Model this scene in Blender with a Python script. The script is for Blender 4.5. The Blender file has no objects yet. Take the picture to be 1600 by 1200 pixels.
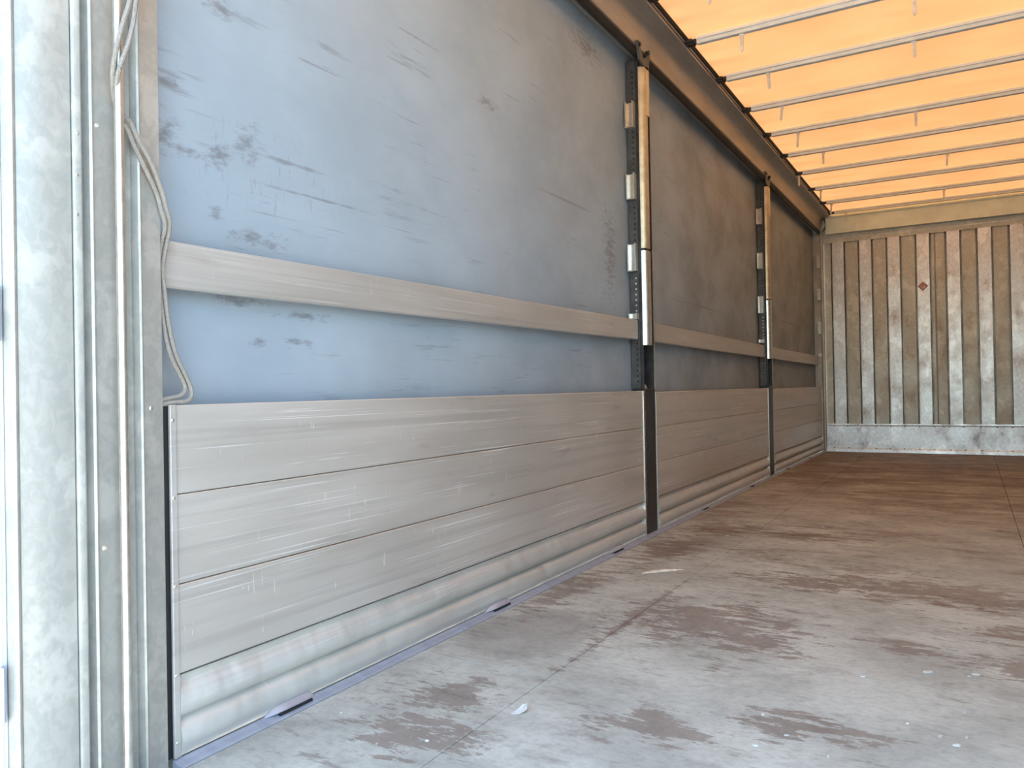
import bpy, bmesh, math, random
from mathutils import Vector, Matrix
random.seed(7)
S = bpy.context.scene
COL = S.collection

# ------------------------------------------------------------------ camera
F_PX, YAW, PITCH, ROLL = 1215.4, 0.5316, 0.00699, -0.0184
CAM = Vector((1.501, 0.0, 0.8))
cd = bpy.data.cameras.new('camera'); cam = bpy.data.objects.new('camera', cd); COL.objects.link(cam)
cd.sensor_fit = 'HORIZONTAL'; cd.sensor_width = 36.0; cd.lens = 36.0 * F_PX / 1600.0
cd.clip_start = 0.02; cd.clip_end = 300
_f = Vector((-math.sin(YAW)*math.cos(PITCH), math.cos(YAW)*math.cos(PITCH), math.sin(PITCH)))
_r = Vector((math.cos(YAW), math.sin(YAW), 0)); _u = _r.cross(_f)
_r2 = math.cos(ROLL)*_r + math.sin(ROLL)*_u; _u2 = -math.sin(ROLL)*_r + math.cos(ROLL)*_u
cam.matrix_world = Matrix(((_r2.x,_u2.x,-_f.x,CAM.x),(_r2.y,_u2.y,-_f.y,CAM.y),(_r2.z,_u2.z,-_f.z,CAM.z),(0,0,0,1)))
S.camera = cam

# ------------------------------------------------------------------ sky, sun, exposure
SUN_EL, SUN_AZ = math.radians(52), math.radians(-35)      # azimuth from +Y (trailer front) towards +X
w = bpy.data.worlds.new('sky'); S.world = w; w.use_nodes = True
wn = w.node_tree; bg = wn.nodes['Background']
sky = wn.nodes.new('ShaderNodeTexSky'); sky.sky_type = 'NISHITA'
sky.sun_disc = False; sky.sun_elevation = SUN_EL; sky.sun_rotation = SUN_AZ
sky.air_density = 1.0; sky.dust_density = 4.0; sky.ozone_density = 1.0
wb = wn.nodes.new('ShaderNodeMix'); wb.data_type = 'RGBA'; wb.blend_type = 'MULTIPLY'; wb.inputs[0].default_value = 1.0
wb.inputs[7].default_value = (1.0, 1.05, 0.97, 1)          # the camera's white balance on the open sky
wn.links.new(sky.outputs[0], wb.inputs[6]); wn.links.new(wb.outputs[2], bg.inputs[0]); bg.inputs[1].default_value = 1.65
sd = bpy.data.lights.new('sun', 'SUN'); so = bpy.data.objects.new('sun', sd); COL.objects.link(so)
sd.energy = 10.0; sd.angle = math.radians(0.6); sd.color = (1.0, 0.93, 0.84)
sdir = Vector((math.sin(SUN_AZ)*math.cos(SUN_EL), math.cos(SUN_AZ)*math.cos(SUN_EL), math.sin(SUN_EL)))
so.rotation_euler = sdir.to_track_quat('Z', 'Y').to_euler()
so.location = (0, 5, 12)
V = S.view_settings
V.view_transform = 'Standard'; V.look = 'None'; V.gamma = 1.0; V.use_curve_mapping = False
V.exposure = 0.18
S.cycles.caustics_reflective = False; S.cycles.caustics_refractive = False
S.cycles.max_bounces = 7; S.cycles.diffuse_bounces = 5; S.cycles.glossy_bounces = 3; S.cycles.transmission_bounces = 3
S.cycles.use_adaptive_sampling = True; S.cycles.adaptive_threshold = 0.02
w.cycles.sampling_method = 'MANUAL'; w.cycles.sample_map_resolution = 512

# ------------------------------------------------------------------ node helpers
class G:
    def __init__(s, name):
        s.m = bpy.data.materials.new(name); s.m.use_nodes = True
        s.nt = s.m.node_tree; s.N = s.nt.nodes; s.b = s.N['Principled BSDF']; s.p = None
    def n(s, t, **k):
        x = s.N.new(t)
        for a, v in k.items(): setattr(x, a, v)
        return x
    def put(s, sock, v):
        if hasattr(v, 'is_output'): s.nt.links.new(v, sock)
        elif isinstance(v, (int, float)) or len(v) == len(sock.default_value): sock.default_value = v
        else: sock.default_value = (*v, 1)
    def pos(s):
        if s.p is None: s.p = s.n('ShaderNodeNewGeometry').outputs['Position']
        return s.p
    def xyz(s):
        x = s.n('ShaderNodeSeparateXYZ'); s.put(x.inputs[0], s.pos()); return x.outputs
    def vm(s, op, a, b):
        x = s.n('ShaderNodeVectorMath', operation=op); s.put(x.inputs[0], a); s.put(x.inputs[1], b)
        return x.outputs['Value'] if op == 'LENGTH' else x.outputs[0]
    def ma(s, op, a, b=0.0, clamp=False):
        x = s.n('ShaderNodeMath', operation=op, use_clamp=clamp); s.put(x.inputs[0], a); s.put(x.inputs[1], b); return x.outputs[0]
    def noise(s, sc, scale=1.0, detail=5.0, rough=0.6, off=(0,0,0), dist=0.0):
        v = s.vm('ADD', s.vm('MULTIPLY', s.pos(), sc), off)
        x = s.n('ShaderNodeTexNoise'); s.put(x.inputs['Vector'], v)
        x.inputs['Scale'].default_value = scale; x.inputs['Detail'].default_value = min(detail, 4.0)
        x.inputs['Roughness'].default_value = rough; x.inputs['Distortion'].default_value = dist
        return x.outputs[0]
    def voro(s, sc, scale=1.0):
        v = s.vm('MULTIPLY', s.pos(), sc); x = s.n('ShaderNodeTexVoronoi'); s.put(x.inputs['Vector'], v)
        x.inputs['Scale'].default_value = scale; return x.outputs['Color']
    def mr(s, v, a, b, c=0.0, d=1.0, smooth=True):
        x = s.n('ShaderNodeMapRange'); x.interpolation_type = 'SMOOTHSTEP' if smooth else 'LINEAR'
        s.put(x.inputs[0], v)
        for i, k in enumerate((a, b, c, d)): x.inputs[i+1].default_value = k
        return x.outputs[0]
    def mix(s, f, a, b, blend='MIX'):
        x = s.n('ShaderNodeMix', data_type='RGBA', blend_type=blend)
        s.put(x.inputs[0], f); s.put(x.inputs[6], a); s.put(x.inputs[7], b); return x.outputs[2]
    def blob(s, c, r, nz=None, amp=0.9, soft=0.5):
        # mask for stains and painted shade: ellipsoid at c with radii r, edge broken by noise nz
        inv = tuple(0.0 if q == 0 else 1.0/q for q in r)
        d = s.vm('MULTIPLY', s.vm('SUBTRACT', s.pos(), c), inv)
        l = s.n('ShaderNodeVectorMath', operation='LENGTH'); s.put(l.inputs[0], d); v = l.outputs['Value']
        if nz is not None: v = s.ma('ADD', v, s.ma('MULTIPLY', s.ma('SUBTRACT', nz, 0.5), 2*amp))
        return s.mr(v, 1.0, 1.0-soft, 0, 1)
    def mx(s, *vs):
        o = vs[0]
        for v in vs[1:]: o = s.ma('MAXIMUM', o, v)
        return o
    def bump(s, h, strength=0.2, dist=0.01):
        x = s.n('ShaderNodeBump'); x.inputs['Strength'].default_value = strength; x.inputs['Distance'].default_value = dist
        s.put(x.inputs['Height'], h); s.put(s.b.inputs['Normal'], x.outputs[0])
    def done(s, col, rough=0.5, metal=0.0, spec=0.5):
        s.put(s.b.inputs['Base Color'], col); s.put(s.b.inputs['Roughness'], rough)
        s.put(s.b.inputs['Metallic'], metal); s.put(s.b.inputs['Specular IOR Level'], spec)
        return s.m

def simple(name, col, rough, metal=0.0, var=0.12, scale=14.0, spec=0.5):
    g = G(name); nz = g.noise((1,1,1), scale, 4)
    d = tuple(c*(1-var*2) for c in col); l = tuple(min(1, c*(1+var)) for c in col)
    return g.done(g.mix(g.mr(nz, 0.3, 0.7), d, l), rough, metal, spec)

# galvanised sheet with spangle
def galv(name, base, tint, metal, rough, dirt=0.35, dirtcol=(0.30,0.27,0.22), seed=0):
    g = G(name)
    sp = g.noise((1,1,0.75), 42.0, 3, 0.6, off=(0,seed,2), dist=0.8)
    c1 = g.mix(g.mr(sp, 0.40, 0.62), base, tint)
    big = g.noise((1,1.0,0.8), 9.0, 5, 0.65, off=(seed,0,0))
    c2 = g.mix(g.ma('MULTIPLY', g.mr(big, 0.52, 0.62), 0.6), c1, tuple(min(1,c*1.25) for c in tint))
    dn = g.noise((1,1,0.6), 6.0, 6, 0.7, off=(0,seed+3,0))
    c3 = g.mix(g.ma('MULTIPLY', g.mr(dn, 0.55, 0.75), dirt), c2, dirtcol)
    g.bump(g.noise((1,1,0.8), 9.0, 1), 0.12, 0.004)
    return g.done(c3, g.mr(dn, 0.3, 0.7, rough-0.08, rough+0.12), metal)

M = {}
M['galv'] = galv('galvanised steel', (0.385,0.375,0.338), (0.435,0.420,0.378), 0.35, 0.42)
M['galv_front'] = galv('galvanised corrugated steel, rubbed', (0.62,0.62,0.61), (0.74,0.74,0.73), 0.65, 0.38, 0.6, (0.33,0.24,0.18), 5)
M['galv_dull'] = galv('galvanised steel, dull and dirty', (0.52,0.51,0.44), (0.60,0.585,0.50), 0.35, 0.48, 0.5, (0.24,0.18,0.13), 9)
M['galv_plate'] = galv('galvanised kick plate', (0.66,0.67,0.68), (0.80,0.80,0.80), 0.7, 0.38, 0.75, (0.22,0.21,0.21), 12)
M['chrome'] = simple('bright zinc plated steel', (0.72,0.68,0.60), 0.28, 0.85, 0.08, 30)
M['brass'] = simple('yellowed zinc cover', (0.60,0.50,0.34), 0.38, 0.6, 0.1, 20)
M['dark'] = simple('black painted steel', (0.035,0.034,0.035), 0.42, 0.2, 0.2, 25)
M['darkgrey'] = simple('dark grey steel strip', (0.10,0.095,0.09), 0.45, 0.5, 0.15, 25)
M['hole'] = simple('punched hole', (0.012,0.012,0.012), 0.9)
M['seal'] = simple('dark rubber seal and gap shade', (0.016,0.015,0.014), 0.6)
M['white'] = simple('white painted door', (0.90,0.89,0.87), 0.4, 0.0, 0.03)
M['rope'] = simple('grey braided rope', (0.30,0.265,0.225), 0.85, 0.0, 0.10, 220)
M['bow'] = simple('pale grey roof bow', (0.80,0.82,0.78), 0.4, 0.1, 0.03)
M['hook'] = simple('roof strap tab', (0.75,0.70,0.62), 0.6)
M['beam'] = simple('cream painted beam', (0.82,0.88,0.74), 0.45, 0.05, 0.05, 5)
M['wood'] = simple('pale split wood', (0.82,0.68,0.53), 0.7, 0, 0.15, 40)
M['paper'] = simple('pale scrap', (0.62,0.60,0.56), 0.8)
M['red'] = simple('faded red print', (0.45,0.16,0.13), 0.6)
M['pink'] = simple('faded pink print', (0.60,0.42,0.38), 0.6)
M['ground'] = simple('concrete yard', (0.44,0.43,0.41), 0.9, 0, 0.1, 2)

# roof rail aluminium
g = G('roof rail aluminium'); nz = g.noise((1,0.25,2), 8, 4)
M['rail'] = g.done(g.mix(g.mr(nz,0.3,0.7), (0.33,0.29,0.25), (0.43,0.39,0.34)), 0.4, 0.45)

# roof tarpaulin: translucent
g = G('translucent cream roof tarpaulin')
nz = g.noise((1,1,1), 2.2, 6, 0.6)
nst = g.noise((1.2,6,1), 1.5, 5, 0.65)
tcol = g.mix(g.mr(g.ma('MULTIPLY', g.ma('ADD', nz, nst), 0.5), 0.35, 0.65), (0.076,0.0350,0.0130), (0.089,0.0425,0.0168))
dif = g.n('ShaderNodeBsdfDiffuse'); dif.inputs[0].default_value = (0.60,0.47,0.30,1)
tr = g.n('ShaderNodeBsdfTranslucent'); g.put(tr.inputs[0], tcol)
ad = g.n('ShaderNodeAddShader'); g.nt.links.new(dif.outputs[0], ad.inputs[0]); g.nt.links.new(tr.outputs[0], ad.inputs[1])
g.nt.links.new(ad.outputs[0], g.N['Material Output'].inputs[0])
M['roof'] = g.m

# side curtain (grey-blue tarpaulin) with scuffs and painted-in shade
g = G('grey blue side tarpaulin')
base = g.mix(g.mr(g.noise((1,0.6,1), 3, 4), 0.3, 0.7), (0.310,0.372,0.425), (0.360,0.422,0.478))
streak = g.noise((1,2.0,26), 1.6, 5, 0.65)
streak2 = g.noise((1,1.2,60), 1.3, 4, 0.6, off=(0,4,9))
vert = g.noise((1,80,13.0), 1.0, 5, 0.7, off=(0,2,1))
patch = g.noise((1,2.2,3.2), 1.0, 4, 0.6, off=(0,7,3))
s1 = g.ma('MULTIPLY', g.mr(streak, 0.54, 0.72), g.mr(patch, 0.42, 0.62))
s2 = g.ma('MULTIPLY', g.mr(streak2, 0.64, 0.74), g.mr(patch, 0.38, 0.56))
dn = g.noise((1,9,24), 2.2, 7, 0.78, off=(0,1,5))
blobs = [((0,1.395,0.933),(0,0.055,0.022)),((0,1.53,0.938),(0,0.06,0.02)),((0,1.37,1.44),(0,0.05,0.06)),((0,1.28,1.39),(0,0.05,0.045)),
         ((0,1.17,1.375),(0,0.06,0.02)),((0,1.30,1.75),(0,0.07,0.03)),((0,1.27,1.235),(0,0.035,0.025)),((0,1.40,1.20),(0,0.12,0.025)),
         ((0,2.53,1.90),(0,0.10,0.035)),((0,3.45,2.46),(0,0.22,0.10)),((0,1.33,1.035),(0,0.10,0.025)),((0,1.55,1.01),(0,0.14,0.018)),
         ((0,1.145,1.52),(0,0.05,0.02)),((0,1.13,1.40),(0,0.05,0.06)),((0,3.70,1.50),(0,0.10,0.30)),((0,6.7,2.35),(0,0.35,0.12)),((0,9.3,2.3),(0,0.3,0.3))]  # the tall blob beside the first stanchion is the post's shade, painted in
bl = g.mx(*[g.blob(c, r, dn, 1.9, 1.3) for c, r in blobs])
vs = g.ma('MULTIPLY', g.mr(vert, 0.55, 0.72), g.blob((0,1.45,1.38),(0,0.42,0.20), dn, 0.5, 0.9))
y_ = g.xyz()[1]
grime_shade = g.mr(g.noise((1,1.3,2.0), 1.4, 6, 0.7, off=(0,3,7)), 0.36, 0.68)  # brown stains; their rise towards the front also paints in dimmer, warmer light
lines = g.mx(g.blob((0,1.62,1.345),(0,0.30,0.006),dn,0.9,0.9), g.blob((0,1.50,1.42),(0,0.25,0.008),dn,1.2,0.9), g.blob((0,1.62,1.72),(0,0.13,0.005),dn,1.0,0.9), g.blob((0,2.1,1.98),(0,0.16,0.006),dn,1.0,0.9), g.blob((0,5.2,1.34),(0,0.9,0.012),dn,0.4,0.8), g.blob((0,8.2,1.42),(0,0.8,0.012),dn,0.4,0.8), g.blob((0,3.2,1.66),(0,0.4,0.012),dn,0.5,0.8))
st = g.mx(g.ma('MULTIPLY', s1, 0.42), g.ma('MULTIPLY', s2, 0.40), g.ma('MULTIPLY', bl, 0.60), g.ma('MULTIPLY', vs, 0.55), g.ma('MULTIPLY', lines, 0.45), g.ma('MULTIPLY', grime_shade, g.mr(y_, 2.2, 5.5, 0.10, 0.42, False)))
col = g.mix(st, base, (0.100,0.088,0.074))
g.bump(g.noise((1,1,1), 2.5, 1), 0.05, 0.02)
M['curtain'] = g.done(col, g.mr(patch, 0.3, 0.7, 0.46, 0.6), 0.0, 0.45)

# aluminium dropside boards: horizontal scratches and scuffs
def alu(name, a, b, scr=1.0, dents=0.0, metal=0.5):
    g = G(name)
    big = g.noise((1,0.5,3), 2.0, 5, 0.6)
    base = g.mix(g.mr(big, 0.3, 0.7), a, b)
    band = g.noise((1,0.35,24), 1.0, 5, 0.7)
    base = g.mix(g.ma('MULTIPLY', g.mr(band, 0.48, 0.66), 0.30), base, tuple(c*0.62 for c in a))
    fine = g.noise((1,1.1,210), 1.0, 4, 0.6, off=(0,3,0)); msk = g.noise((1,1.6,9), 1.0, 4, 0.6, off=(0,0,8))
    sc = g.ma('MULTIPLY', g.mr(fine, 0.57, 0.66), g.mr(msk, 0.45, 0.58))
    vf = g.noise((1,150,8), 1.0, 2, 0.5, off=(0,0,2)); vm_ = g.noise((1,7,13), 1.0, 3, 0.5, off=(0,5,2))
    sc2 = g.ma('MULTIPLY', g.mr(vf, 0.64, 0.70), g.mr(vm_, 0.57, 0.64))
    col = g.mix(g.ma('MULTIPLY', g.mx(g.ma('MULTIPLY', sc, 0.85), g.ma('MULTIPLY', sc2, 1.0)), scr, True), base, (0.92,0.91,0.89))
    brown = g.noise((1,0.8,5), 2.4, 6, 0.7, off=(0,9,1))
    col = g.mix(g.ma('MULTIPLY', g.mr(brown, 0.58, 0.76), 0.35), col, (0.26,0.20,0.15))
    if dents: g.bump(g.ma('ADD', g.noise((1,11,5), 1.0, 2, 0.5), g.ma('MULTIPLY', g.noise((1,4,3), 1.0, 1, 0.5), 1.5)), dents, 0.02)
    else: g.bump(g.noise((1,0.5,3), 2.0, 1), 0.10, 0.01)
    return g.done(col, g.mr(big, 0.3, 0.7, 0.36, 0.5), metal)
M['alu'] = alu('scratched aluminium dropside board', (0.590,0.548,0.492), (0.685,0.640,0.583))
M['alu_low'] = alu('dented aluminium dropside foot', (0.585,0.558,0.505), (0.67,0.642,0.588), 0.5, 0.6, 0.35)
M['alu_slat'] = alu('aluminium side slat', (0.56,0.53,0.485), (0.63,0.60,0.555), 0.6)
g = G('floor edge profile steel'); nz = g.noise((1,3,1), 6, 4)
M['edge'] = g.done(g.mix(g.mr(nz,0.3,0.7), (0.36,0.38,0.45), (0.45,0.47,0.54)), 0.35, 0.3)

# floor: brown phenolic plywood under grey dust
g = G('worn brown plywood floor under grey dust')
x, y, z = g.xyz()
wood = g.mix(g.mr(g.noise((3.5,1,1), 3.0, 6, 0.7), 0.3, 0.7), (0.150,0.098,0.076), (0.225,0.160,0.128))
n1 = g.noise((1.0,1.6,1), 1.5, 7, 0.62, off=(2.3,1.7,0)); n2 = g.noise((3.0,9,1), 1.0, 7, 0.70, off=(1,5,0)); n3 = g.noise((1,1,1), 26, 5, 0.7)
cov = g.ma('ADD', g.ma('ADD', g.ma('MULTIPLY', n1, 0.55), g.ma('MULTIPLY', n2, 0.45)), g.ma('MULTIPLY', g.ma('SUBTRACT', n3, 0.5), 0.25))
thr = g.mr(y, 1.5, 8.0, -0.125, 0.075, False)              # the dust is trodden in from the rear door
cv = g.ma('SUBTRACT', cov, thr)
nb = g.noise((7,20,1), 1.0, 8, 0.78, off=(3,0,0))
wear = [((0.72,2.62,0),(0.24,0.20,0)),((0.90,2.47,0),(0.12,0.10,0)),((1.75,2.92,0),(0.22,0.10,0)),((1.70,2.56,0),(0.18,0.10,0)),
        ((1.32,2.62,0),(0.10,0.06,0)),((0.29,1.68,0),(0.10,0.10,0)),((0.36,1.45,0),(0.14,0.08,0)),((1.17,1.90,0),(0.12,0.07,0)),((0.84,1.76,0),(0.10,0.07,0)),
        ((0.95,3.30,0),(0.25,0.10,0)),((1.40,3.35,0),(0.40,0.16,0)),((0.10,2.8,0),(0.08,0.35,0)),((0.20,3.7,0),(0.12,0.35,0)),((0.30,4.35,0),(0.16,0.18,0)),((0.72,4.3,0),(0.25,0.10,0)),((0.48,2.5,0),(0.025,0.4,0))]
fleck = g.ma('MULTIPLY', g.mr(g.noise((5,15,1), 1.0, 8, 0.75, off=(8,2,0)), 0.56, 0.66), g.mr(g.noise((1,1.4,1), 1.3, 3, 0.5, off=(4,9,0)), 0.42, 0.60))
wl = g.mx(g.ma('MULTIPLY', fleck, 0.9), *[g.blob(c, tuple(q*1.15 for q in r), nb, 3.2, 0.35) for c, r in wear])
dust = g.ma('SUBTRACT', g.mr(cv, 0.36, 0.56), g.ma('MULTIPLY', wl, 0.72), True)
dustc = g.mix(g.mr(g.noise((1,1,1), 3.0, 6, 0.65, off=(5,5,0)), 0.35, 0.65), (0.418,0.410,0.358), (0.572,0.562,0.492))
dustc = g.mix(g.ma('MULTIPLY', g.mx(g.blob((0.24,2.24,0),(0.26,0.36,0),nb,0.5,0.4), g.blob((0.30,3.9,0),(0.2,0.5,0),nb,1.2,0.6)), 0.5), dustc, (0.26,0.235,0.205))
film = g.ma('ADD', g.ma('MULTIPLY', dust, 0.86), g.mr(y, 1.0, 8.0, 0.12, 0.04, False), True)
col = g.mix(film, wood, dustc)
col = g.mix(g.ma('MULTIPLY', g.mr(g.noise((1,1.6,1), 34, 6, 0.8, off=(3,1,0)), 0.46, 0.62), 0.22), col, (0.20,0.165,0.14))
col = g.mix(g.ma('MULTIPLY', g.mr(g.noise((1,1.3,1), 5.5, 7, 0.75, off=(1,8,0)), 0.50, 0.64), 0.28), col, (0.21,0.185,0.16))
specks = g.ma('MULTIPLY', g.mr(g.noise((1,1,1), 60, 2, 0.5), 0.73, 0.77), 0.5)
col = g.mix(specks, col, (0.65,0.63,0.60))
g.bump(n3, 0.12, 0.004)
M['floor'] = g.done(col, g.mr(dust, 0, 1, 0.55, 0.75), 0.0, 0.35)

# ------------------------------------------------------------------ mesh helpers (all shapes in world coordinates)
def newbm(): return bmesh.new()
def box(bm, x0, x1, y0, y1, z0, z1, bev=0.0):
    vs = [bm.verts.new((x, y, z)) for x in (x0, x1) for y in (y0, y1) for z in (z0, z1)]
    q = [(0,1,3,2),(4,6,7,5),(0,4,5,1),(2,3,7,6),(0,2,6,4),(1,5,7,3)]
    fs = [bm.faces.new([vs[i] for i in f]) for f in q]
    if bev:
        es = list({e for f in fs for e in f.edges})
        bmesh.ops.bevel(bm, geom=es, offset=bev, segments=2, affect='EDGES', profile=0.5)
def prism(bm, prof, a, b, axis='Y', cap=True):
    """closed profile: axis Y -> (x,z) pairs, axis Z -> (x,y) pairs, axis X -> (y,z)"""
    def P(q, t): return {'Y': (q[0], t, q[1]), 'Z': (q[0], q[1], t), 'X': (t, q[0], q[1])}[axis]
    A = [bm.verts.new(P(q, a)) for q in prof]; B = [bm.verts.new(P(q, b)) for q in prof]
    n = len(prof)
    for i in range(n): bm.faces.new((A[i], A[(i+1) % n], B[(i+1) % n], B[i]))
    if cap: bm.faces.new(A[::-1]); bm.faces.new(B)
def tube(bm, pts, r, seg=8):
    pts = [Vector(p) for p in pts]; rings = []
    up = Vector((0.31, 0.2, 0.9)).normalized()
    for i, p in enumerate(pts):
        t = (pts[min(i+1, len(pts)-1)] - pts[max(i-1, 0)]).normalized()
        a = t.cross(up).normalized(); b = a.cross(t)
        rings.append([bm.verts.new(p + r*(math.cos(k*2*math.pi/seg)*a + math.sin(k*2*math.pi/seg)*b)) for k in range(seg)])
    for A, B in zip(rings, rings[1:]):
        for k in range(seg): bm.faces.new((A[k], A[(k+1) % seg], B[(k+1) % seg], B[k]))
    bm.faces.new(rings[0][::-1]); bm.faces.new(rings[-1])
def smooth_path(pts, n=6):
    pts = [Vector(p) for p in pts]; out = []
    for i in range(len(pts)-1):
        p0, p1, p2, p3 = pts[max(i-1,0)], pts[i], pts[i+1], pts[min(i+2, len(pts)-1)]
        for k in range(n):
            t = k/n
            out.append(0.5*((2*p1)+(-p0+p2)*t+(2*p0-5*p1+4*p2-p3)*t*t+(-p0+3*p1-3*p2+p3)*t**3))
    return out + [pts[-1]]
def dome(bm, c, r, nrm='X', seg=8, h=0.6):
    """rivet head: low dome facing +X (or -Y)"""
    def P(a, b, o):
        return (c[0]+o, c[1]+a, c[2]+b) if nrm == 'X' else (c[0]+a, c[1]-o, c[2]+b)
    rings = []
    for rr, o in ((1.0, -0.3), (1.0, 0.1), (0.7, 0.45)):
        rings.append([bm.verts.new(P(r*rr*math.cos(k*2*math.pi/seg), r*rr*math.sin(k*2*math.pi/seg), r*o*h/0.6)) for k in range(seg)])
    for A, B in zip(rings, rings[1:]):
        for k in range(seg): bm.faces.new((A[k], A[(k+1) % seg], B[(k+1) % seg], B[k]))
    bm.faces.new(rings[-1]); bm.faces.new(rings[0][::-1])
def obj(name, bm, mat, parent=None, smooth=False, label=None):
    bmesh.ops.recalc_face_normals(bm, faces=bm.faces)
    me = bpy.data.meshes.new(name); bm.to_mesh(me); bm.free()
    me.materials.append(M[mat])
    if smooth:
        for p in me.polygons: p.use_smooth = True
        me.set_sharp_from_angle(angle=math.radians(35))
    o = bpy.data.objects.new(name, me); COL.objects.link(o)
    if parent is not None:
        o.parent = parent; o.location = -root_loc(parent)
    if label: o['label'] = label
    return o
def root_loc(p):
    v = Vector((0,0,0))
    while p is not None: v += Vector(p.location); p = p.parent
    return v
def tag(o, label, cat, group=None, kind=None):
    o['label'] = label; o['category'] = cat
    if group: o['group'] = group
    if kind: o['kind'] = kind
    return o
def thing(name, loc, label, cat, group=None, kind=None):
    e = bpy.data.objects.new(name, None); COL.objects.link(e); e.location = loc; e.empty_display_size = 0.1
    return tag(e, label, cat, group, kind)
def copy_tree(src, delta, parent=None):
    c = src.copy(); COL.objects.link(c)
    if parent is None: c.location = Vector(src.location) + Vector(delta)
    else: c.parent = parent
    for ch in list(src.children): copy_tree(ch, delta, c)
    return c

# ------------------------------------------------------------------ dimensions (metres; x=0 inner face of the left side, z=0 floor)
YR, YF = 0.80, 9.83          # rear edge of the floor, front wall
XR = 2.48                    # inner face of the right side
XC = -0.075                  # side tarpaulin
ZC = 2.575                   # underside of the roof rail
ZR = 2.815                   # roof tarpaulin
P1, P2, P3 = 3.95, 6.93, 9.80

# ------------------------------------------------------------------ ground
bm = newbm(); box(bm, -25, 25, -25, 30, -1.35, -1.20)
tag(obj('ground', bm, 'ground'), 'grey concrete yard outside under the trailer', 'ground', kind='structure')

# ------------------------------------------------------------------ floor: sheets of plywood on a dark bearer
fl = thing('floor', (XR/2, YR, 0), 'worn brown plywood trailer floor covered in grey dust', 'floor', kind='structure')
bm = newbm(); box(bm, 0.0, XR, YR, YF, -0.16, -0.024); obj('floor_bearer', bm, 'dark', fl)
def boards(x0, x1, ys):
    for a, b in zip(ys, ys[1:]):
        bm = newbm(); box(bm, x0+0.0012, x1-0.0012, a+0.0012, b-0.0012, -0.025, 0.0+random.uniform(-0.0006, 0.0006), 0.001)
        obj('floor_board', bm, 'floor', fl)
boards(0.034, 0.480, (YR, 1.915, 4.56, 7.20, YF-0.004))
boards(0.480, 1.710, (YR, 4.60, 7.26, YF-0.004))
boards(1.710, XR-0.04, (YR, 3.30, 5.95, 8.5, YF-0.004))

# steel edge profile along the foot of the side, with lashing slots
tr = thing('trim_1', (0.02, YR, 0), 'blue grey steel floor edge strip along the foot of the dropsides', 'trim', kind='structure')
bm = newbm(); prism(bm, [(0.0005,-0.14),(0.0335,-0.14),(0.0335,0.001),(0.028,0.003),(0.012,0.006),(0.0005,0.010)], 1.075, YF-0.055)
obj('edge_strip', bm, 'edge', tr)
for ys in (1.40, 2.405, 3.50, 4.95, 6.2, 7.6, 8.8):
    bm = newbm()     # half-round hood over the slot
    prof = [(0.001, 0.011), (0.001, 0.026), (0.006, 0.027), (0.017, 0.020), (0.021, 0.0135), (0.018, 0.0125), (0.010, 0.0095)]
    def ring(y, s): return [bm.verts.new((0.001+(px-0.001)*s, y, 0.008+(pz-0.008)*s)) for px, pz in prof]
    R = [ring(ys-0.075, 0.08), ring(ys-0.05, 0.75), ring(ys-0.02, 1.0), ring(ys+0.068, 1.0), ring(ys+0.078, 0.8)]
    for A, B in zip(R, R[1:]):
        for k in range(len(prof)): bm.faces.new((A[k], A[(k+1) % len(prof)], B[(k+1) % len(prof)], B[k]))
    bm.faces.new(R[0][::-1]); bm.faces.new(R[-1])
    h = obj('lashing_hood', bm, 'edge', tr, True)
    bm = newbm(); prism(bm, [(0.013,0.0068),(0.0215,0.0052),(0.0228,0.0066),(0.0195,0.0122)], ys-0.040, ys+0.070)
    obj('slot_opening', bm, 'hole', h)

# ------------------------------------------------------------------ wall_left: the side tarpaulin
def curtain(xc, sgn, y0, y1):
    bm = newbm(); NY, NZ = 150, 24; V_ = []
    for i in range(NY+1):
        y = y0 + (y1-y0)*i/NY; row = []
        for j in range(NZ+1):
            z = -0.22 + (ZC+0.07+0.22)*j/NZ
            b = math.sin(math.pi*j/NZ)
            x = xc - sgn*0.006*b*math.sin(y*2.1+0.6) - sgn*0.002*b*math.sin(y*9+z*1.5)
            row.append(bm.verts.new((x, y, z)))
        V_.append(row)
    for i in range(NY):
        for j in range(NZ): bm.faces.new((V_[i][j], V_[i+1][j], V_[i+1][j+1], V_[i][j+1]))
    bmesh.ops.recalc_face_normals(bm, faces=bm.faces)
    bmesh.ops.solidify(bm, geom=bm.faces[:], thickness=0.003)
    return bm
tag(obj('wall_left', curtain(XC, 1, 0.84, YF+0.05), 'curtain', smooth=True), 'grey blue tarpaulin side wall with dark scuffs behind the posts', 'wall', kind='structure')

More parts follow.
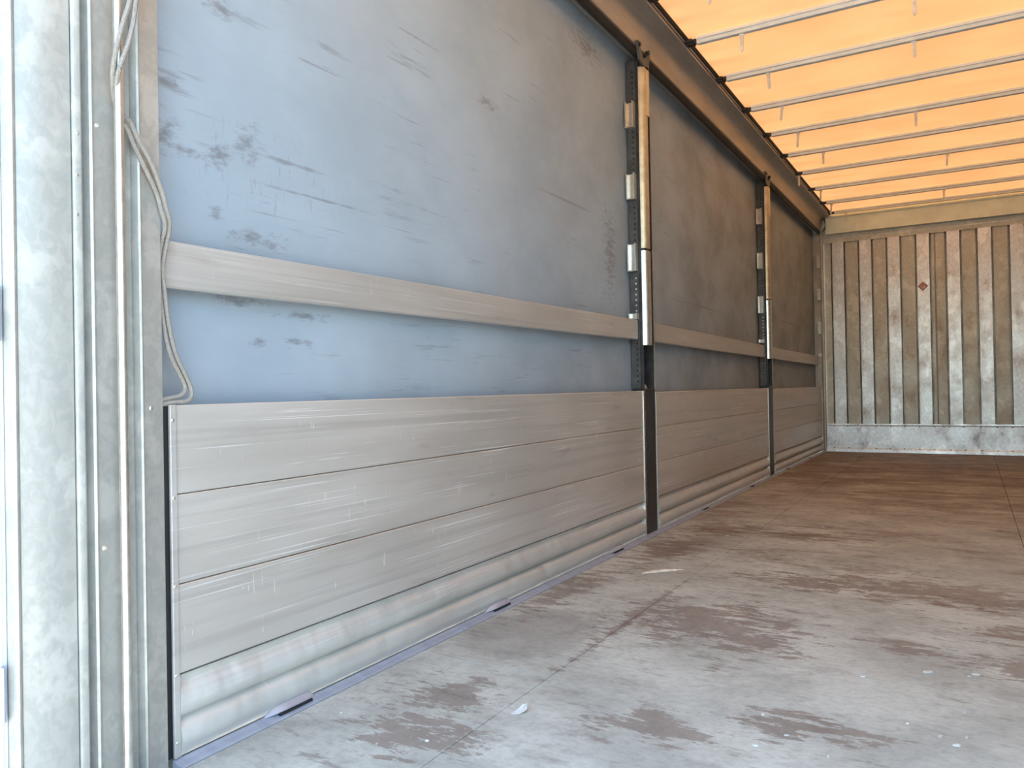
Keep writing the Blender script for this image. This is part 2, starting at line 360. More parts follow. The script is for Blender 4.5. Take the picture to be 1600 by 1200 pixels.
# ------------------------------------------------------------------ dropsides
def dropside(y0, y1, ztop, label, rear_strip):
    t = thing('dropside', (0, y0, 0.012), label, 'dropside', 'aluminium dropsides along the left side')
    k = ztop/0.78
    ys, ye = y0+0.016, y1-0.016
    # lower board: two soft ribs over the foot
    prof = [(-0.030,0.012)]
    pts = [(-0.002,0.012),(0.002,0.020),(0.008,0.035),(0.010,0.046),(0.0075,0.064),(-0.002,0.080),(-0.0150,0.0875),(-0.0180,0.0905),(-0.0060,0.0955),(0.006,0.108),(0.0090,0.124),(0.005,0.142),(-0.007,0.158),(-0.0135,0.168),(-0.0125,0.180),(-0.0025,0.1875)]
    bm = newbm(); prism(bm, prof+pts+[(-0.030,0.1875)], ys, ye); obj('foot_board', bm, 'alu_low', t, True, 'ribbed dented bottom board')
    zs = [0.190, 0.386, 0.583, 0.780]
    for a, b in zip(zs, zs[1:]):
        a2, b2 = a*k if a > 0.2 else a, b*k
        m = (a2+b2)/2
        bm = newbm()
        prism(bm, [(-0.030,a2+0.001),(-0.0025,a2+0.001),(0,a2+0.0035),(0,m-0.004),(-0.0004,m-0.001),(-0.0004,m+0.001),(0,m+0.004),(0,b2-0.0035),(-0.0025,b2-0.001),(-0.030,b2-0.001)], ys, ye)
        obj('board', bm, 'alu', t)
    for end, a, b in (('rear', y0, y0+0.0155), ('front', y1-0.0155, y1)):
        bm = newbm(); box(bm, -0.034 if end == 'front' else -0.004, 0.004, a, b, 0.012, ztop, 0.0015)
        s = obj('end_strip', bm, 'alu_slat' if end == 'rear' else 'chrome', t, label='bright metal end strip')
        if end == 'rear' and rear_strip:
            bm = newbm(); box(bm, -0.034, -0.0075, 1.0665, a+0.014, 0.012, ztop-0.003); obj('gap_shade', bm, 'seal', t, label='black filler painted as shade in the gap')  # dark filler painting the shade between rear post and dropside
            for z in (0.746, 0.577, 0.384, 0.191, 0.045):
                bm = newbm(); dome(bm, (0.004, (a+b)/2-0.001, z), 0.0042); obj('rivet', bm, 'chrome', s, True)
    return t
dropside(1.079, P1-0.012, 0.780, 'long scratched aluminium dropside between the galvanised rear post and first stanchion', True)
dropside(P1+0.165, P2-0.012, 0.772, 'brownish aluminium dropside between the two dark stanchions', False)
dropside(P2+0.165, P3-0.035, 0.765, 'shortest looking aluminium dropside next to the corrugated front wall', False)

# ------------------------------------------------------------------ side slats
def slat(y0, y1, za, zb, label):
    bm = newbm()
    n = 10; rows = []
    hh = 0.1035
    for i in range(n+1):
        t = i/n; y = y0+(y1-y0)*t; z = za+(zb-za)*t
        q = [(-0.050,z),(-0.024,z-0.001),(-0.021,z+0.003),(-0.0205,z+hh-0.003),(-0.024,z+hh),(-0.050,z+hh)]
        rows.append([bm.verts.new((a, y, b)) for a, b in q])
    for A, B in zip(rows, rows[1:]):
        for k in range(6): bm.faces.new((A[k], A[(k+1) % 6], B[(k+1) % 6], B[k]))
    bm.faces.new(rows[0][::-1]); bm.faces.new(rows[-1])
    tag(obj('side_slat', bm, 'alu_slat'), label, 'slat', 'aluminium slats across the side tarpaulin')
slat(1.060, P1-0.025, 1.040, 1.056, 'long aluminium slat across the blue grey tarpaulin nearest the rear post')
slat(P1+0.148, P2-0.025, 1.055, 1.038, 'brownish aluminium slat spanning between the two dark stanchions')
slat(P2+0.148, P3-0.04, 1.036, 1.020, 'aluminium slat in the last bay ending at the front wall')

# ------------------------------------------------------------------ stanchions
def stanchion(y0, label):
    """y0: rear edge of the lower post face"""
    t = thing('stanchion', (0, y0, 0.012), label, 'post', 'stanchions along the left side')
    # lower dark box
    bm = newbm(); box(bm, -0.070, 0.004, y0, y0+0.150, 0.012, 0.790, 0.003); lb = obj('lower_post', bm, 'dark', t, label='black painted lower post')
    bm = newbm(); box(bm, 0.004, 0.0065, y0+0.015, y0+0.14, 0.243, 0.252); obj('weld_seam', bm, 'darkgrey', lb)
    # open channel above the box
    bm = newbm()
    prism(bm, [(-0.068,y0+0.012),(-0.062,y0+0.012),(-0.062,y0+0.138),(0.006,y0+0.138),(0.006,y0+0.146),(-0.068,y0+0.146)], 0.790, ZC-0.005, 'Z')
    obj('channel', bm, 'dark', t)
    bm = newbm(); box(bm, 0.0065, 0.0095, y0+0.136, y0+0.147, 0.79, 1.55); obj('edge_trim', bm, 'chrome', t, label='thin bright edge')
    bm = newbm(); prism(bm, [(y0+0.03,0.7905),(y0+0.12,0.7905),(y0+0.12,0.800),(y0+0.05,0.835),(y0+0.03,0.835)], -0.06, -0.03, 'X'); obj('rest_block', bm, 'wood', t)
    # perforated strip at the rear side
    bm = newbm(); box(bm, -0.066, -0.016, y0-0.010, y0-0.004, 0.790, ZC-0.02); st = obj('perforated_strip', bm, 'darkgrey', t, label='dark strip with a row of holes')
    z = 0.83; i = 0
    while z < 2.50:
        if not any(a-0.012 < z < b+0.012 for a, b in POCK):
            bm = newbm()
            n = 8; cx = -0.032
            vs = [bm.verts.new((cx+0.0048*math.cos(2*math.pi*k/n), y0-0.0108, z+0.0055*math.sin(2*math.pi*k/n))) for k in range(n)]
            us = [bm.verts.new((cx+0.0048*math.cos(2*math.pi*k/n), y0-0.0095, z+0.0055*math.sin(2*math.pi*k/n))) for k in range(n)]
            bm.faces.new(vs)
            for k in range(n): bm.faces.new((vs[k], vs[(k+1) % n], us[(k+1) % n], us[k]))
            obj('strip_hole', bm, 'chrome' if 1.18 < z < 1.43 else 'hole', st)
        z += 0.0292
    bm = newbm(); box(bm, -0.068, -0.002, y0-0.0035, y0+0.012, 0.790, ZC-0.02, 0.001); obj('side_plate', bm, 'dark', t)
    # rounded bright covers
    def cover(z0, z1, name, mat, w=1.0):
        bm = newbm(); prof = []
        R, cy = 0.021, y0+0.018
        for k in range(9):
            a = math.pi*(0.5+0.0) - math.pi*0.5*k/8
            prof.append((-0.012+0.040*math.sin(math.pi/2*k/8), cy - R*math.cos(math.pi/2*k/8)))
        prof += [(0.028, y0+0.040), (0.0255, y0+0.044), (0.0255, y0+0.075*w+0.015), (0.0205, y0+0.079*w+0.017), (-0.012, y0+0.079*w+0.017)]
        prism(bm, prof, z0, z1, 'Z'); return obj(name, bm, mat, t, True)
    c1 = cover(1.545, ZC-0.055, 'upper_cover', 'brass', 0.62)
    c2 = cover(1.025, 1.532, 'lower_cover', 'chrome', 0.66)
    bm = newbm(); box(bm, -0.010, 0.012, y0+0.004, y0+0.085, 1.53, 1.547); obj('joint', bm, 'dark', t)
    bm = newbm(); box(bm, 0.0256, 0.031, y0+0.036, y0+0.078, 2.265, 2.515, 0.002); obj('cover_plate', bm, 'brass', c1)
    for z in (1.60, 1.685):
        bm = newbm(); dome(bm, (0.0255, y0+0.06, z), 0.004); obj('bolt', bm, 'dark', c1, True)
    # pockets that take the slats
    for i, (a, b) in enumerate(POCK):
        xb, xf, ya, yb = -0.066, -0.018, y0-0.046, y0-0.0105
        a0 = a if i < 3 else a
        bm = newbm(); box(bm, xb, xf, yb-0.004, yb, a0, b, 0.001)
        pk = obj('slat_pocket', bm, 'chrome', t, label='bright folded slat pocket')
        bm = newbm(); prism(bm, [(xb,ya),(xb+0.007,ya),(xb+0.004,ya+0.004),(xb+0.004,yb-0.0045),(xb,yb-0.0045)], a0, b, 'Z'); obj('pocket_side', bm, 'chrome', pk)
        bm = newbm(); prism(bm, [(xf-0.007,ya),(xf,ya),(xf,yb-0.0045),(xf-0.004,yb-0.0045),(xf-0.004,ya+0.004)], a0, b, 'Z'); obj('pocket_side', bm, 'chrome', pk)
        bm = newbm(); box(bm, xb+0.0045, xf-0.0045, ya+0.004, yb-0.0045, a0, a0+0.005); obj('pocket_floor', bm, 'chrome', pk)
    # top carrier
    bm = newbm()
    prism(bm, [(y0-0.085,2.625),(y0-0.050,2.535),(y0+0.0,2.520),(y0+0.07,2.530),(y0+0.10,2.60),(y0+0.085,2.63),(y0+0.055,2.585),(y0+0.0,2.555),(y0-0.035,2.59),(y0-0.065,2.635)], 0.0195, 0.032, 'X')
    tc = obj('top_carrier', bm, 'darkgrey', t)
    for yy in (y0-0.06, y0+0.07):
        bm = newbm(); tube(bm, [(0.0195,yy,2.612),(0.040,yy,2.612)], 0.012, 10); obj('roller', bm, 'dark', tc, True)
    bm = newbm(); box(bm, 0.018, 0.026, y0+0.088, y0+0.096, 2.44, 2.58); obj('hanger_pin', bm, 'darkgrey', tc)
    return t
POCK = [(2.190,2.330), (1.805,1.945), (1.420,1.568), (1.163,1.195)]
st1 = stanchion(P1, 'black stanchion with bright covers between the first and second tarpaulin bays')
st2 = copy_tree(st1, (0, P2-P1, 0)); st2['label'] = 'slim looking stanchion further in, between the second and last bays'

# front corner post: narrow galvanised upright with its own pockets
t = thing('front_corner_post', (0, P3, 0.0), 'narrow galvanised corner post where tarpaulin meets the corrugated front wall', 'post')
bm = newbm(); prism(bm, [(-0.07,P3-0.03),(0.0,P3-0.03),(0.010,P3-0.02),(0.012,P3+0.01),(0.030,P3+0.015),(0.036,P3+0.028),(-0.07,P3+0.028)], 0.0, ZC+0.02, 'Z'); obj('upright', bm, 'galv', t)
for a, b in ((2.155,2.294),(1.777,1.915),(1.385,1.529),(1.12,1.155)):
    bm = newbm(); box(bm, -0.020, 0.010, P3-0.105, P3-0.03, a, b, 0.002); pk = obj('slat_pocket', bm, 'chrome', t)
    bm = newbm(); box(bm, 0.010, 0.014, P3-0.105, P3-0.09, a, b); obj('pocket_lip', bm, 'chrome', pk)
bm = newbm(); prism(bm, [(P3-0.05,2.56),(P3-0.01,2.56),(P3-0.02,2.70),(P3-0.035,2.70)], 0.004, 0.02, 'X'); obj('top_tongue', bm, 'chrome', t)

# ------------------------------------------------------------------ roof rail on the left, with dark seal
t = thing('roof_rail', (0.03, YR, ZC), 'brown tinted aluminium roof rail running above the tarpaulin side', 'rail')
prof = [(-0.10,ZC+0.035),(0.010,ZC+0.030),(0.016,ZC+0.036),(0.020,ZC+0.070),(0.024,ZC+0.120),(0.030,ZC+0.150),(0.042,ZC+0.166),(0.070,ZC+0.178),(0.105,ZC+0.186),(0.118,ZC+0.190),(0.120,ZC+0.197),(0.112,ZC+0.200),(0.112,ZC+0.206),(0.124,ZC+0.208),(0.125,ZC+0.216),(-0.10,ZC+0.222)]
bm = newbm(); prism(bm, prof, 0.957, YF+0.05); rl = obj('rail_profile', bm, 'rail', t, True)
bm = newbm(); prism(bm, [(-0.010,ZC+0.0310),(-0.010,ZC-0.012),(0.004,ZC-0.018),(0.012,ZC-0.012),(0.018,ZC+0.002),(0.014,ZC+0.008),(0.019,ZC+0.014),(0.017,ZC+0.026),(0.010,ZC+0.0295)], 1.07, YF-0.06); obj('rail_seal', bm, 'seal', rl, True)
bm = newbm(); prism(bm, [(0.09,ZC+0.2165),(0.132,ZC+0.2165),(0.142,ZC+0.230),(0.09,ZC+0.260)], 0.957, YF-0.03); obj('roof_track', bm, 'seal', t)
bm = newbm(); tube(bm, smooth_path([(0.060,YF-0.06,ZC+0.17),(0.075,YF-0.05,ZC+0.10),(0.060,YF-0.045,ZC+0.05),(0.036,YF-0.045,ZC+0.02)]), 0.007, 6); obj('drain_tube', bm, 'darkgrey', t, True)

# ------------------------------------------------------------------ roof tarpaulin (ceiling) and bows
BOWS = [3.79, 4.42, 5.06, 5.72, 6.385, 7.05, 7.715, 8.42, 9.13, 9.72]
bm = newbm(); NX, NYR = 40, 240; rows = []
yy0, yy1 = 0.957, YF+0.10
for i in range(NYR+1):
    y = yy0+(yy1-yy0)*i/NYR
    bs = [b for b in [1.15,1.81,2.47,3.13]+BOWS]
    ph = 0.0
    for a, b in zip(bs, bs[1:]):
        if a <= y <= b: ph = math.sin(math.pi*(y-a)/(b-a))
    row = []
    for j in range(NX+1):
        x = 0.10+(XR-0.20)*j/NX
        e = min(x-0.10, XR-0.10-x)
        fold = 0.010*math.exp(-e/0.12)*math.sin(y*2*math.pi/0.22)*ph
        row.append(bm.verts.new((x, y, ZR - 0.004 + 0.010*ph + fold + 0.0018*math.sin(x*5+y*3)*ph)))
    rows.append(row)
for A, B in zip(rows, rows[1:]):
    for j in range(NX): bm.faces.new((A[j], A[j+1], B[j+1], B[j]))
tag(obj('ceiling', bm, 'roof', smooth=True), 'sunlit translucent cream roof tarpaulin over the bows', 'roof', kind='structure')

ORD = ['nearest to the rear', 'second from the rear', 'third from the rear', 'fourth from the rear', 'fifth from the rear', 'sixth from the rear', 'seventh from the rear', 'third last before the front beam', 'second last before the front beam', 'last, close against the front beam']
TABS = {3.79:(0.44,1.25), 4.42:(0.437,1.30), 5.06:(0.443,1.261), 5.72:(0.396,1.95), 6.385:(0.385,1.202), 7.05:(0.468,2.0), 7.715:(0.150,1.375), 8.42:(0.235,2.05), 9.13:(0.235,1.314), 9.72:(0.309,2.1)}
for y, od in zip(BOWS, ORD):
    t = thing('roof_bow', (XR/2, y, ZR-0.045), 'grey roof bow under the cream tarpaulin, ' + od, 'roof bow', 'roof bows under the tarpaulin')
    bm = newbm(); prism(bm, [(y-0.016,ZR-0.042),(y-0.013,ZR-0.045),(y+0.013,ZR-0.045),(y+0.016,ZR-0.042),(y+0.016,ZR-0.024),(y+0.027,ZR-0.022),(y+0.027,ZR-0.006),(y-0.027,ZR-0.006),(y-0.027,ZR-0.022),(y-0.016,ZR-0.024)], 0.185, XR-0.185, 'X')
    obj('bow_tube', bm, 'bow', t)
    for s in (0, 1):
        def X(v): return v if s == 0 else XR-v
        bm = newbm(); box(bm, min(X(0.118),X(0.205)), max(X(0.118),X(0.205)), y-0.015, y+0.015, ZR-0.038, ZR-0.012, 0.003); cr = obj('carriage', bm, 'dark', t)
        bm = newbm(); box(bm, min(X(0.12),X(0.165)), max(X(0.12),X(0.165)), y-0.045, y+0.045, ZR-0.034, ZR-0.018, 0.003); obj('carriage_plate', bm, 'dark', cr)
    for x in TABS[y]:
        L = random.uniform(0.095, 0.125); dx = random.uniform(-0.012, 0.006)
        bm = newbm(); w_ = 0.013
        prism(bm, [(x-w_,ZR-0.045),(x+w_,ZR-0.045),(x+w_*0.9,ZR-0.062),(x+w_*0.75+dx*0.3,ZR-0.066),(x+w_*0.7+dx,ZR-0.045-L*0.9),(x+dx,ZR-0.045-L),(x-w_*0.7+dx,ZR-0.045-L*0.9),(x-w_*0.75+dx*0.3,ZR-0.066),(x-w_*0.9,ZR-0.062)][::-1], 0, 0.003, 'Y') if False else None
        q = [(x-w_,ZR-0.045),(x+w_,ZR-0.045),(x+w_,ZR-0.060),(x+w_*0.7+dx*0.3,ZR-0.066),(x+w_*0.65+dx,ZR-0.045-L*0.9),(x+dx,ZR-0.045-L),(x-w_*0.65+dx,ZR-0.045-L*0.9),(x-w_*0.7+dx*0.3,ZR-0.066),(x-w_,ZR-0.060)]
        A = [bm.verts.new((a, y-0.004, b)) for a, b in q]; B = [bm.verts.new((a, y+0.004, b)) for a, b in q]
        for k in range(len(q)): bm.faces.new((A[k], A[(k+1) % len(q)], B[(k+1) % len(q)], B[k]))
        bm.faces.new(A); bm.faces.new(B[::-1])
        obj('hanging_tab', bm, 'hook', t)

# ------------------------------------------------------------------ front wall: corrugated galvanised sheet
fw = thing('wall_front', (XR/2, YF, 0), 'corrugated galvanised front wall with upright ribs over a flat kick plate', 'wall', kind='structure')
ZK, ZT = 0.327, 2.455
bm = newbm(); box(bm, -0.10, XR+0.10, YF+0.101, YF+0.112, -0.16, 2.84); obj('back_sheet', bm, 'galv_dull', fw)
pitch = 0.2945; x = 0.135; k = 0
edges = []
while x < XR-0.02:
    wd = 0.122
    a, b = x, min(x+wd, XR)
    bm = newbm(); prism(bm, [(a,YF),(b,YF),(b+0.003,YF+0.1005),(a-0.003,YF+0.1005)], ZK+0.001, ZT, 'Z'); obj('rib', bm, 'galv_front', fw)
    edges.append((a, b)); x += pitch
prev = 0.0
for a, b in edges+[(XR, XR)]:
    if a-0.015-(prev+0.015) > 0.02:
        bm = newbm(); l, r = (prev+0.021 if prev else 0.040), a-0.021
        prism(bm, [(l,YF+0.024),(r,YF+0.024),(r,YF+0.1005),(l,YF+0.1005)], ZK+0.001, ZT, 'Z'); obj('recess_panel', bm, 'galv_dull', fw)
    prev = b
bm = newbm(); prism(bm, [(YF,-0.02),(YF+0.1005,-0.02),(YF+0.1005,ZK),(YF-0.002,ZK),(YF-0.003,ZK-0.01),(YF-0.001,ZK-0.03),(YF-0.001,0.05),(YF-0.007,0.03),(YF-0.008,0.0)], 0.0, XR, 'X'); kp = obj('kick_plate', bm, 'galv_plate', fw, label='flat galvanised kick plate')
xx = 0.12
while xx < XR:
    for z in (0.045, 0.298):
        bm = newbm(); dome(bm, (xx+random.uniform(-0.01,0.01), YF-0.003, z), 0.007, 'Y'); obj('rivet', bm, 'darkgrey', kp, True)
    xx += 0.1475
bm = newbm(); prism(bm, [(YF+0.002,ZT+0.0005),(YF+0.1005,ZT+0.0005),(YF+0.1005,2.80),(YF+0.002,2.80)], 0.0, XR, 'X'); obj('top_plate', bm, 'galv_dull', fw)  # dull brown here paints in the header beam's shadow and warm light
bm = newbm(); box(bm, 0.0, XR, YF-0.004, YF+0.001, 2.500, 2.506); obj('top_seam', bm, 'galv_plate', fw)
# seam post in one recess (narrow upright beading)
bm = newbm(); tube(bm, [(1.196,YF+0.0165,ZK+0.002),(1.196,YF+0.0165,ZT-0.002)], 0.007, 8); obj('bead', bm, 'galv', fw, True)

t = thing('header_beam', (XR/2, YF-0.06, 2.555), 'cream painted cross beam above the corrugated front wall', 'beam')
bm = newbm(); prism(bm, [(YF-0.060,2.557),(YF-0.012,2.553),(YF-0.006,2.80),(YF-0.012,2.80),(YF-0.030,2.775),(YF-0.058,2.735)], 0.075, XR-0.075, 'X'); hb = obj('beam_face', bm, 'beam', t)
bm = newbm(); tube(bm, [(0.075,YF-0.050,2.752),(XR-0.075,YF-0.050,2.752)], 0.017, 12); obj('top_roll', bm, 'beam', t, True)
bm = newbm(); box(bm, 0.24, 0.40, YF-0.0640, YF-0.0585, 2.60, 2.70, 0.001); obj('patch_plate', bm, 'beam', hb)

# hazard sticker on the rib
cx, cz = 1.073, 1.87
t = thing('diamond_sticker', (cx, YF-0.001, cz), 'small faded red diamond sticker stuck on the corrugated front wall', 'sticker')
def diamond(r, y0, y1, inner=0.0):
    bm = newbm(); q = [(cx-r,cz),(cx,cz-r),(cx+r,cz),(cx,cz+r)]
    prism(bm, [(a,b) for a, b in q], y0, y1, 'Y'); return bm
obj('sticker_border', diamond(0.052, YF-0.0012, YF-0.0002), 'red', t)
obj('sticker_centre', diamond(0.038, YF-0.0018, YF-0.0010), 'pink', t)
bm = newbm(); prism(bm, [(cx-0.004,cz-0.036),(cx+0.03,cz-0.004),(cx+0.016,cz+0.004),(cx-0.014,cz-0.024)], YF-0.0022, YF-0.0016, 'Y'); obj('sticker_print', bm, 'galv_dull', t)

# ------------------------------------------------------------------ wall_right: other side of the trailer, out of frame
wr = thing('wall_right', (XR, YR, 0), 'opposite tarpaulin side wall with aluminium dropside', 'wall', kind='structure')
o = obj('tarpaulin', curtain(XR-XC, -1, 0.84, YF+0.05), 'curtain', wr, True)
bm = newbm(); box(bm, XR, XR+0.03, 1.08, YF-0.03, 0.0, 0.78); obj('dropside_board', bm, 'alu', wr)
bm = newbm(); box(bm, XR+0.02, XR+0.05, 1.08, YF-0.03, 1.04, 1.145); obj('slat_board', bm, 'alu_slat', wr)
bm = newbm(); prism(bm, [(XR-a, b) for a, b in prof], 0.957, YF+0.05); obj('rail_profile', bm, 'rail', wr)
bm = newbm(); prism(bm, [(XR-a, b) for a, b in ((0.09,ZC+0.2165),(0.132,ZC+0.2165),(0.142,ZC+0.230),(0.09,ZC+0.260))], 0.957, YF-0.03); obj('roof_track', bm, 'seal', wr)
for yy in (P1, P2):
    bm = newbm(); box(bm, XR-0.01, XR+0.07, yy, yy+0.15, 0.0, ZC+0.03); obj('upright', bm, 'dark', wr)
bm = newbm(); box(bm, XR-0.02, XR+0.05, YR-0.04, 1.07, -0.15, 2.6195); obj('rear_upright', bm, 'galv', wr)

# ------------------------------------------------------------------ rear corner post, folded galvanised sheet
t = thing('rear_corner_post', (0, 0.92, -0.15), 'wide folded galvanised rear corner post beside the opening', 'post')
Z0, Z1 = -0.15, 2.6195
def strip(name, pts, mat='galv', th=0.004, label=None):
    """folded sheet given as open (y,x) polyline"""
    n = len(pts); bm = newbm()
    back = []
    for i, (y, x) in enumerate(pts): back.append((x-th, y))
    prism(bm, [(x, y) for y, x in pts]+back[::-1], Z0, Z1, 'Z'); return obj(name, bm, mat, t, True, label)
strip('rear_flange', [(0.752,-0.010),(0.758,0.004),(0.762,0.006),(0.767,0.004),(0.7705,-0.002)])
strip('broad_face', [(0.771,-0.002),(0.774,0.0),(0.8700,0.0),(0.8725,0.0)], label='broad spangled face')
strip('fold_face', [(0.8728,0.006),(0.876,0.008),(0.888,0.008),(0.8895,0.006),(0.8915,-0.012),(0.9035,-0.014)])
strip('bright_riser', [(0.904,-0.014),(0.9060,-0.010),(0.9085,0.002),(0.9125,0.0055),(0.9165,0.004)], label='rounded bright fold')
strip('middle_face', [(0.917,0.002),(0.920,0.001),(0.958,0.001),(0.978,0.001)])
strip('inner_groove', [(0.9785,0.001),(0.980,-0.012),(1.006,-0.014)])
strip('inner_riser', [(1.0065,-0.014),(1.0085,-0.008),(1.0110,0.003),(1.0145,0.006),(1.018,0.004)], label='rounded bright fold')
strip('inner_face', [(1.0185,0.003),(1.021,0.002),(1.060,0.002),(1.064,0.001)])
bm = newbm(); box(bm, -0.07, -0.018, 0.756, 1.058, Z0, Z1); obj('core', bm, 'galv', t)
bm = newbm(); tube(bm, [(0.0330,0.9520,Z0),(0.0330,0.9520,1.0),(0.0330,0.9520,2.0),(0.0330,0.9520,Z1)], 0.0092, 14); br = obj('locking_bar', bm, 'chrome', t, True, 'bright round upright bar')
for zz in (1.95, 2.5):
    bm = newbm(); box(bm, 0.0012, 0.045, 0.939, 0.965, zz, zz+0.03, 0.003); obj('bar_bracket', bm, 'galv', br)
for (yy, zz, xb, r) in ((0.995,1.43,-0.013,0.0036),(0.993,1.169,-0.013,0.0036),(0.991,1.055,-0.013,0.0036),(0.882,1.316,0.008,0.0034),(0.880,1.234,0.008,0.0034),(0.879,1.157,0.008,0.0034),(0.925,1.345,0.001,0.005),(1.036,0.774,0.002,0.0055),(0.929,0.497,0.001,0.0055)):
    bm = newbm(); dome(bm, (xb, yy, zz), r); obj('rivet', bm, 'chrome', t, True)

# rear portal header over the opening
bm = newbm(); prism(bm, [(0.755,2.62),(0.955,2.62),(0.955,2.80),(0.955,2.90),(0.755,2.90)], -0.07, XR+0.05, 'X')
tag(obj('rear_header', bm, 'galv'), 'galvanised portal beam over the rear opening', 'beam', kind='structure')

# rear door leaf folded open behind the post, blown out by daylight
t = thing('rear_door', (-0.03, 0.70, -0.15), 'white rear door edge folded open outside the galvanised post', 'door')
bm = newbm(); box(bm, -0.060, -0.020, 0.30, 0.749, -0.15, 2.75, 0.004); dl = obj('door_leaf', bm, 'white', t)
bm = newbm(); box(bm, -0.058, -0.024, 0.7492, 0.7555, -0.15, 2.75); obj('door_seal', bm, 'white', t)
for a, b in ((0.905,1.005),(0.215,0.315)):
    bm = newbm(); box(bm, -0.0195, -0.006, 0.700, 0.742, a, b, 0.002); h = obj('hinge', bm, 'white', t)
    bm = newbm(); box(bm, -0.0195, -0.012, 0.7425, 0.7475, a, b); obj('hinge_gap', bm, 'edge', h)

# ------------------------------------------------------------------ rope
def ray(px_, py_):
    return ((px_-800)*_r2 - (py_-600)*_u2)/F_PX + _f
def onx(X, p):
    d = ray(*p); k = (X-CAM.x)/d.x; return CAM + k*d
t = thing('rope', (0.0, 1.04, 0.78), 'doubled grey rope wound round the bright bar and tucked behind the post', 'rope')
A = [(0.049,(212,-60)),(0.049,(203,0)),(0.049,(191,40)),(0.047,(181,80)),(0.036,(176,115)),(0.016,(178,150)),(0.0064,(187,185)),(0.0064,(199,200)),(0.0085,(210,228)),(0.0120,(226,262)),(0.0085,(245,303)),(0.0085,(252,330)),(0.004,(258,352)),(-0.0085,(252,380)),(-0.0085,(246,420)),(-0.0085,(249,455)),(-0.0090,(256,510)),(-0.010,(266,555)),(-0.010,(284,592)),(-0.010,(289,608)),(-0.009,(282,618)),(-0.0085,(265,622)),(-0.0085,(250,625))]
B = [(0.051,(220,-60)),(0.051,(212,0)),(0.051,(207,40)),(0.051,(198,75)),(0.050,(187,105)),(0.034,(182,135)),(0.0178,(183,160)),(0.0178,(189,180)),(0.0178,(203,190)),(0.0185,(216,218)),(0.0190,(236,255)),(0.0185,(253,300)),(0.0150,(260,325)),(0.006,(265,350)),(-0.0085,(260,382)),(-0.0085,(254,420)),(-0.0085,(257,455)),(-0.009,(264,510)),(-0.010,(275,555)),(-0.010,(293,594)),(-0.009,(299,614)),(-0.006,(293,626)),(-0.006,(268,629)),(-0.0085,(250,633))]
for path in (A, B):
    bm = newbm(); tube(bm, smooth_path([onx(X, p) for X, p in path], 5), 0.0050, 8); obj('rope_strand', bm, 'rope', t, True)

# ------------------------------------------------------------------ litter on the floor
bm = newbm()
pts = [(0.272,3.155,0.0012,0.004),(0.30,3.185,0.007,0.012),(0.345,3.235,0.009,0.011),(0.385,3.272,0.006,0.006),(0.412,3.295,0.0014,0.002)]
rows = []
for x, y, h, w_ in pts:
    rows.append([bm.verts.new((x+w_*0.7, y-w_*0.7, 0.0008)), bm.verts.new((x-w_*0.7, y+w_*0.7, 0.0008)), bm.verts.new((x-w_*0.3, y+w_*0.3, 0.001+h)), bm.verts.new((x+w_*0.4, y-w_*0.4, 0.001+h*0.8))])
for P_, Q in zip(rows, rows[1:]):
    for k in range(4): bm.faces.new((P_[k], P_[(k+1) % 4], Q[(k+1) % 4], Q[k]))
bm.faces.new(rows[0]); bm.faces.new(rows[-1][::-1])
tag(obj('wood_splinter', bm, 'wood'), 'long pale wood splinter lying on the floor beyond the worn patch', 'splinter')
def onfloor(p):
    d = ray(*p); k = (0-CAM.z)/d.z; return CAM + k*d
c = onfloor((812, 1113)); bm = newbm(); rows = []
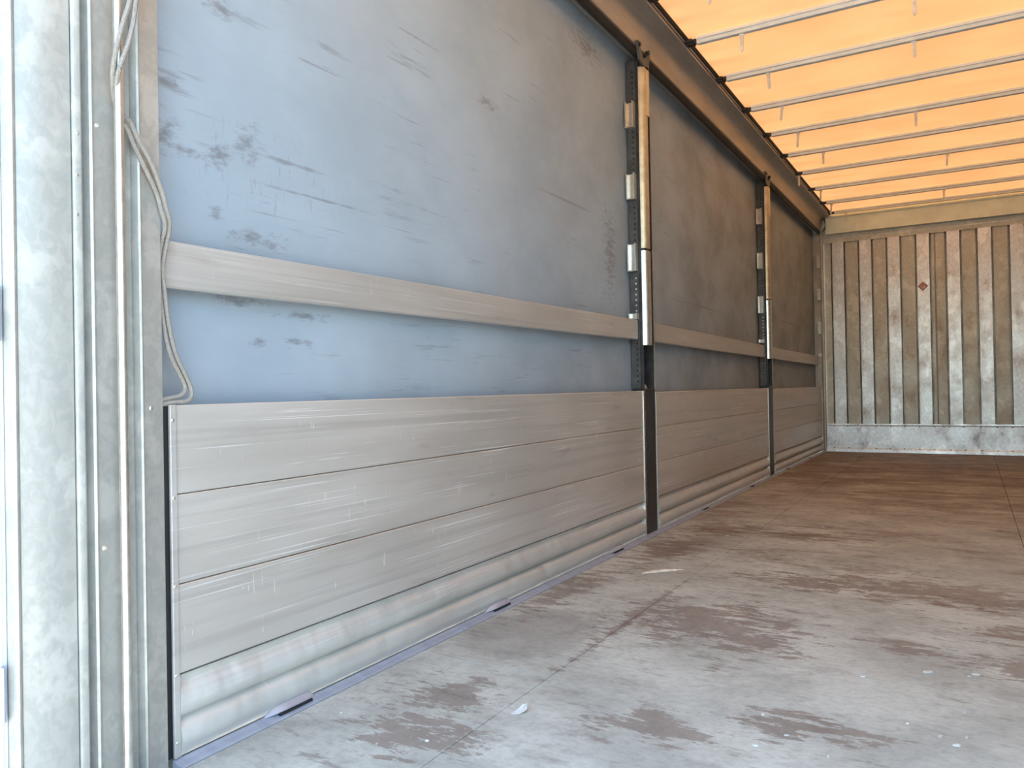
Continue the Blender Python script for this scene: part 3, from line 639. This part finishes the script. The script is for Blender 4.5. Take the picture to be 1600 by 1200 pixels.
for i, (u0, u1, h0, h1) in enumerate(((-0.012,0.004,0.0012,0.0012),(-0.016,0.012,0.0015,0.004),(-0.010,0.018,0.003,0.008),(-0.006,0.012,0.007,0.013),(-0.002,0.006,0.012,0.016))):
    v = -0.022+0.011*i
    rows.append([bm.verts.new((c.x+u, c.y+v+0.003*k, h)) for k, (u, h) in enumerate(((u0,h0),((u0+u1)/2,(h0+h1)/2*0.8),(u1,h1)))])
for P_, Q in zip(rows, rows[1:]):
    for j in range(2): bm.faces.new((P_[j], P_[j+1], Q[j+1], Q[j]))
bmesh.ops.recalc_face_normals(bm, faces=bm.faces)
bmesh.ops.solidify(bm, geom=bm.faces[:], thickness=0.0008)
tag(obj('curled_scrap', bm, 'paper'), 'curled pale scrap on the grey floor near the rear edge', 'scrap')
chips = [(1251,897,6,0),(1525,1055,11,0),(1508,1113,9,1),(1450,1051,14,0.5),(1418,1132,5,0.2),(1469,1152,12,1.2),(1229,1150,8,0.7),(1180,1166,9,0),(1349,1058,8,0.1),(1495,1166,11,0.2),(1421,898,5,0.8),(1510,1154,6,1.3),(1386,1083,5,1.4),(1514,1058,4,0),(1294,1184,5,1),(1192,1118,5,0.4),(667,1159,7,0.2),(533,1115,5,0.1),(589,1163,6,1.4),(1137,837,5,0.2),(1286,824,5,0)]
for px_, py_, sz, rot in chips:
    c = onfloor((px_, py_)); dist = (c-CAM).length; L = sz*dist/F_PX*0.45; W_ = min(L*0.5, 0.007)
    bm = newbm(); ca, sa = math.cos(rot+random.uniform(-.3,.3)), math.sin(rot)
    q = [(-L,-W_*0.3),(-L*0.3,-W_),(L*0.6,-W_*0.7),(L,0.1*W_),(L*0.4,W_),(-L*0.5,W_*0.8)]
    lo = [bm.verts.new((c.x+a*ca-b*sa, c.y+a*sa+b*ca, 0.0007)) for a, b in q]
    hi = [bm.verts.new((c.x+a*ca-b*sa, c.y+a*sa+b*ca, 0.0025+random.uniform(0,0.002))) for a, b in q]
    for k in range(6): bm.faces.new((lo[k], lo[(k+1) % 6], hi[(k+1) % 6], hi[k]))
    bm.faces.new(lo[::-1]); bm.faces.new(hi)
    tag(obj('wood_chip', bm, 'paper'), 'tiny pale chip lying loose on the dusty grey floor', 'chip', 'pale chips scattered over the floor')
